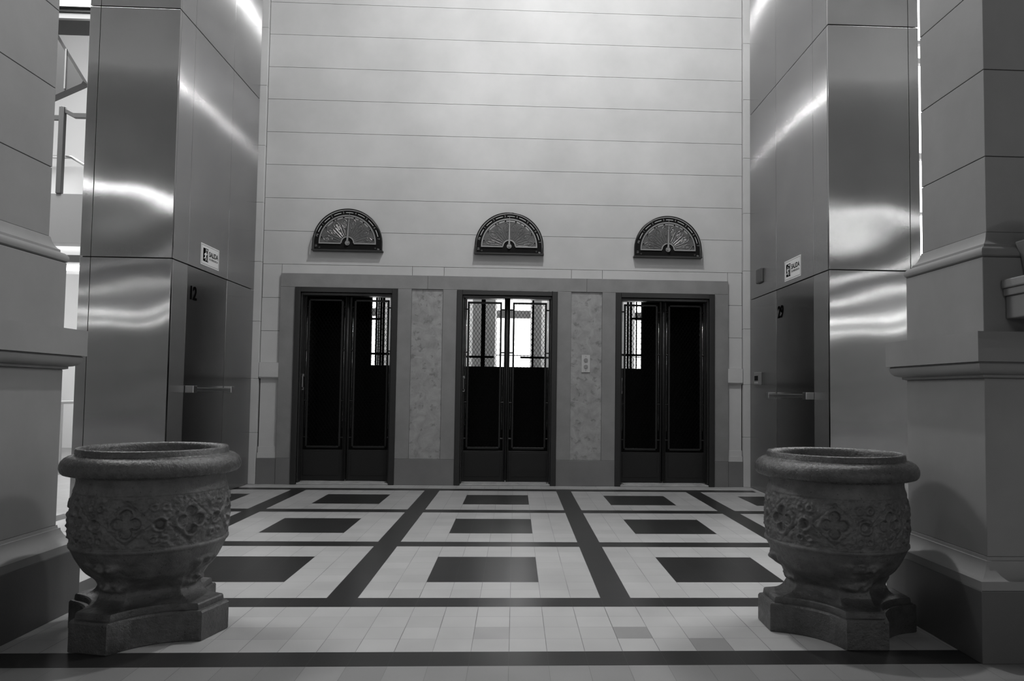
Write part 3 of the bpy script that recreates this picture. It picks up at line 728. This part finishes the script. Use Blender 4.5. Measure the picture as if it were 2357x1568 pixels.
def make_urn(c, rot, label):
    t = thing('stone_urn', label, 'urn', (c[0], c[1], 0), rot, 'carved stone urns')
    n = 480
    sqA = sq_profile(0.318, 0.088, 0.235, n)
    body = []; 
    prof = [(0.176, 0.0), (0.20, 0.0), (0.215, 0.0), (0.225, 0.08), (0.24, 0.25), (0.26, 0.50), (0.285, 0.75), (0.31, 0.92), (0.33, 1.0)]
    def circ(z):
        tab = [(0.17, 0.178), (0.19, 0.186), (0.215, 0.202), (0.24, 0.221), (0.27, 0.243), (0.30, 0.263), (0.33, 0.279), (0.355, 0.290), (0.368, 0.296), (0.376, 0.303), (0.384, 0.303), (0.390, 0.297),
               (0.42, 0.300), (0.45, 0.3025), (0.48, 0.303), (0.51, 0.302), (0.54, 0.300), (0.57, 0.296), (0.594, 0.291), (0.598, 0.293), (0.604, 0.291), (0.62, 0.286), (0.64, 0.283), (0.655, 0.285), (0.664, 0.290), (0.668, 0.300)]
        for (a, ra), (b, rb) in zip(tab[:-1], tab[1:]):
            if a <= z <= b: f = (z-a)/(b-a); return ra+(rb-ra)*f
        return tab[-1][1]
    zs = list(np.linspace(0.172, 0.384, 58)) + list(np.linspace(0.3865, 0.600, 84)) + list(np.linspace(0.603, 0.668, 20))
    sqN = sq_profile(0.212, 0.068, 0.160, n)
    rings = []
    for z in zs:
        mt = smooth_(z, 0.185, 0.275); r0 = circ(z); ring = []
        shrink = 1.0 - 0.06*math.exp(-((z-0.20)/0.02)**2)
        for i in range(n):
            th = 2*PI*i/n
            r = sqN[i]*shrink*(1-mt)+r0*mt
            if z < 0.375:
                k = round(th/(PI/2))*PI/2; da = th-k
                env = math.exp(-(da/0.24)**2)*smooth_(z, 0.19, 0.215)*(1-smooth_(z, 0.315, 0.335))
                lob = 0.5+0.5*math.cos(da*34)
                p = Vector((math.cos(th)*r0, math.sin(th)*r0, z))
                r += env*(0.014+0.010*lob+0.024*noise.noise(p*34)) * (0.6+0.4*math.sin((z-0.2)*75))
            if 0.385 < z < 0.6: r += relief(th, z, r0)
            else:
                p = Vector((math.cos(th)*r, math.sin(th)*r, z)); r += 0.0012*noise.noise(p*30)
            ring.append((r*math.cos(th), r*math.sin(th), z))
        rings.append(ring)
    MB().loft(rings, cap=False).build('bowl', M_urn, t, smooth=True, fixn=False)
    # rim and inside
    n2 = 160
    rp = [(0.285, 0.660), (0.300, 0.662), (0.320, 0.664), (0.334, 0.668), (0.341, 0.676), (0.345, 0.690), (0.344, 0.705), (0.339, 0.718), (0.330, 0.729), (0.318, 0.737), (0.304, 0.742), (0.294, 0.744), (0.2925, 0.747), (0.2915, 0.766), (0.288, 0.7705), (0.274, 0.7705), (0.266, 0.767), (0.262, 0.755), (0.258, 0.70), (0.25, 0.60), (0.22, 0.48), (0.12, 0.44), (0.005, 0.435)]
    rings = [[(r*math.cos(2*PI*i/n2), r*math.sin(2*PI*i/n2), z) for i in range(n2)] for r, z in rp]
    MB().loft(rings, cap=False).build('rim', M_urn_rim, t, smooth=True, fixn=False)
    # base block and flaring foot
    nb = 192
    def SQ(a, w_, mid): return sq_profile(a, w_, mid, nb)
    lev = [(0.0, 0.316, 0.088, 0.232), (0.004, 0.320, 0.089, 0.235), (0.112, 0.320, 0.089, 0.235), (0.120, 0.314, 0.087, 0.229), (0.122, 0.300, 0.080, 0.216), (0.124, 0.300, 0.080, 0.216), (0.142, 0.299, 0.079, 0.215), (0.147, 0.294, 0.078, 0.210),
           (0.1485, 0.283, 0.076, 0.203), (0.150, 0.265, 0.073, 0.193), (0.154, 0.244, 0.070, 0.181), (0.160, 0.228, 0.068, 0.171), (0.168, 0.216, 0.067, 0.163), (0.176, 0.209, 0.067, 0.158), (0.184, 0.205, 0.067, 0.155)]
    rings = []
    for z, a, w_, mid in lev:
        s_ = SQ(a, w_, mid); rings.append([(s_[i]*math.cos(2*PI*i/nb), s_[i]*math.sin(2*PI*i/nb), z) for i in range(nb)])
    o = MB().loft(rings).build('base', M_urn_base, t, fixn=False)
    o.data.polygons.foreach_set('use_smooth', [True]*len(o.data.polygons))
    try: o.data.set_sharp_from_angle(angle=math.radians(32))
    except Exception: pass
    return t
uL = make_urn((-1.383, -0.307), math.radians(-14.5), 'carved stone urn in front of the left pillar')
uR = dup(uL, (1.6, -0.289, 0), math.radians(-1.5), 'carved stone urn in front of the right pillar')

# ------------------------------------------------------------------ side rooms seen through the gaps
mb = MB()   # left stair hall shell
mb.box((-8.2, -0.5, 0), (-8.0, 9.2, 7.2)); mb.box((-8.2, 9.0, 0), (-3.4, 9.2, 7.2))
struct(mb.build('wall_left', M_white))
mb = MB(); mb.box((8.0, -0.5, 0), (8.2, 9.2, 7.2)); mb.box((3.5, 9.0, 0), (8.2, 9.2, 7.2))
struct(mb.build('wall_right', M_white))
# the entrance hall behind the viewer
mb = MB(); mb.box((-13.2, -0.62, 4.9), (13.2, -0.4, 8.2)); struct(mb.build('wall_front', M_lime2))
mb = MB(); mb.box((-8.2, -0.6, 8.0), (8.2, 9.2, 8.2)); struct(mb.build('ceiling', M_ceil))
mb = MB(); mb.box((-13.2, -34.2, 4.9), (13.2, -0.63, 5.1)); struct(mb.build('ceiling_entrance', M_ceil))
mb = MB(); mb.box((-13.2, -34.2, 0), (-13.0, -0.4, 4.9)); mb.box((13.0, -34.2, 0), (13.2, -0.4, 4.9)); mb.box((-13.2, -34.4, 0), (13.2, -34.2, 4.9))
mb.box((-13.2, -0.6, 0), (-8.2, -0.4, 4.9)); mb.box((8.2, -0.6, 0), (13.2, -0.4, 4.9)); struct(mb.build('wall_entrance', M_hallw))
mb = MB(); mb.box((-13.0, -34.2, -0.02), (13.0, -9.0, -0.001)); mb.box((-13.0, -9.0, -0.02), (-9.0, -0.4, -0.001)); mb.box((9.0, -9.0, -0.02), (13.0, -0.4, -0.001)); struct(mb.build('floor_entrance', M_hallw))
mb = MB(); mb.box((-8.0, -0.4, 7.2), (-3.5, 9.0, 7.4)); struct(mb.build('ceiling_left', M_white))
mb = MB(); mb.box((3.6, -0.4, 7.2), (8.0, 9.0, 7.4)); struct(mb.build('ceiling_right', M_white))

# left gap: landing, stairs and balustrades of the stair hall
YS = 5.2
t = thing('stair_landing', 'pale upper stair landing seen through the gap beside the left steel enclosure', 'landing', (-5.3, YS, 2.43))
MB().box((-1.6, 0, 0.28), (1.6, 0.25, 0.855)).build('slab', M_greyw, t)
MB().box((-1.6, 0.25, 0.28), (1.6, 2.5, 0.40)).build('soffit', M_white, t)
MB().box((-1.6, 0.02, 0.05), (1.6, 0.12, 0.135)).build('beam', M_dgrey, t)
MB().box((-1.6, 0.30, 0.0), (1.6, 0.35, 0.06)).build('light_strip', M_tube, t)
t = thing('landing_railing', 'tall dark post railing on the upper stair landing in the left gap', 'railing', (-5.235, YS, 3.285))
MB().box((-0.032, -0.02, 0), (0.030, 0.04, 1.04)).build('post', M_dgrey, t, bevel=0.008)
mb = MB(); mb.box((0.125, 0.0, 0.915), (1.0, 0.05, 0.975)); mb.box((-0.9, 0.05, 0.90), (-0.035, 0.09, 0.96)); mb.prism([(-0.02, 1.055), (0.13, 0.975), (0.13, 0.915), (-0.02, 0.995)], -0.001, 0.049); mb.build('top_rail', M_dgrey, t, bevel=0.006)
mb = MB(); mb.tube([(-0.5, 0.10, 0.468), (0.07, 0.10, 0.468), (0.32, 0.10, 0.325), (0.5, 0.10, 0.22)], 0.020, 10); mb.build('handrail', M_rail, t, smooth=True)
for x in (-0.085, -0.062): MB().box((x-0.006, 0.10, 0), (x+0.006, 0.12, 0.46)).build('baluster', M_dgrey, t)
t = thing('stair_door', 'pale door with a round knob on the upper stair landing in the left gap', 'door', (-5.2, YS+0.6, 3.285))
MB().box((-0.5, 0, 0), (0.10, 0.05, 0.50)).build('leaf', M_white, t)
MB().box((0.10, -0.03, 0), (0.19, 0.08, 0.50)).build('jamb', M_soff, t)
MB().box((0.19, 0.03, 0), (0.60, 0.08, 0.42)).build('inner_panel', M_white, t)
mb = MB(); mb.tube([(0.0, -0.10, 0.255), (0.0, -0.02, 0.255)], 0.032, 12); mb.build('knob', M_dark, t, bevel=0.01)
t = thing('upper_stair', 'dark underside of the upper stair flight at the top of the left gap', 'stair', (-5.3, YS, 4.4))
mb = MB(); mb.prism([(-0.9, 2.2), (-0.03, 0.745), (0.285, 0.245), (0.27, 0.215), (-0.02, 0.07), (-0.9, -0.37)], 0, 0.12); mb.build('flight', M_dgrey, t)
MB().box((0.078, -0.02, 0.14), (0.094, 0.0, 0.62)).build('rail_post', M_rail, t)
MB().box((-1.2, 0.02, 0.985), (1.4, 0.4, 1.010)).build('edge_trim', M_dark, t)
MB().box((-1.2, 0.04, 1.010), (1.4, 0.4, 1.090)).build('edge_beam', M_greyw, t)
MB().box((-1.2, 0.02, 1.090), (1.4, 0.4, 1.135)).build('dark_strip', M_dark, t)  # plain dark box between the grey beam and the fascia
MB().box((-1.2, -0.02, 1.135), (1.4, 0.4, 1.36)).build('metal_fascia', M_rail, t)
# lower railing and stairs in the left gap
t = thing('stair_railing', 'steel and glass stair railing low in the left gap', 'railing', (-5.1, YS, 0.0))
mb = MB(); mb.tube([(-0.8, 0, 0.84), (0.9, 0, 0.84)], 0.022, 10); mb.build('handrail', M_rail, t, smooth=True)
MB().box((-0.02, -0.01, 0.0), (0.015, 0.02, 0.83)).build('post', M_rail, t)
mb = MB(); mb.box((-0.8, 0.3, 0.0), (0.9, 0.4, 0.05)); mb.build('kerb', M_soff, t)
mb = MB(); mb.add([(-0.8, 1.8, 0.6), (0.9, 1.8, 1.4), (0.9, 1.8, 1.2), (-0.8, 1.8, 0.4)], [(0,1,2,3)]); mb.add([(-0.8, 1.9, 0.6), (0.9, 1.9, 1.4), (0.9, 1.9, 1.2), (-0.8, 1.9, 0.4)], [(3,2,1,0)]); mb.build('string_board', M_soff, t)
# right gap: pale window bay with small bars
mb = MB(); mb.box((5.2, 7.0, 2.6), (7.8, 7.2, 7.1)); o = struct(mb.build('window_4', M_day))
for z, h in ((6.30, 0.05), (6.0, 0.08), (4.55, 0.09), (3.72, 0.03)):
    MB().box((5.2, 6.9, z), (7.8, 6.99, z+h)).build('window_bar', M_greyw, o)
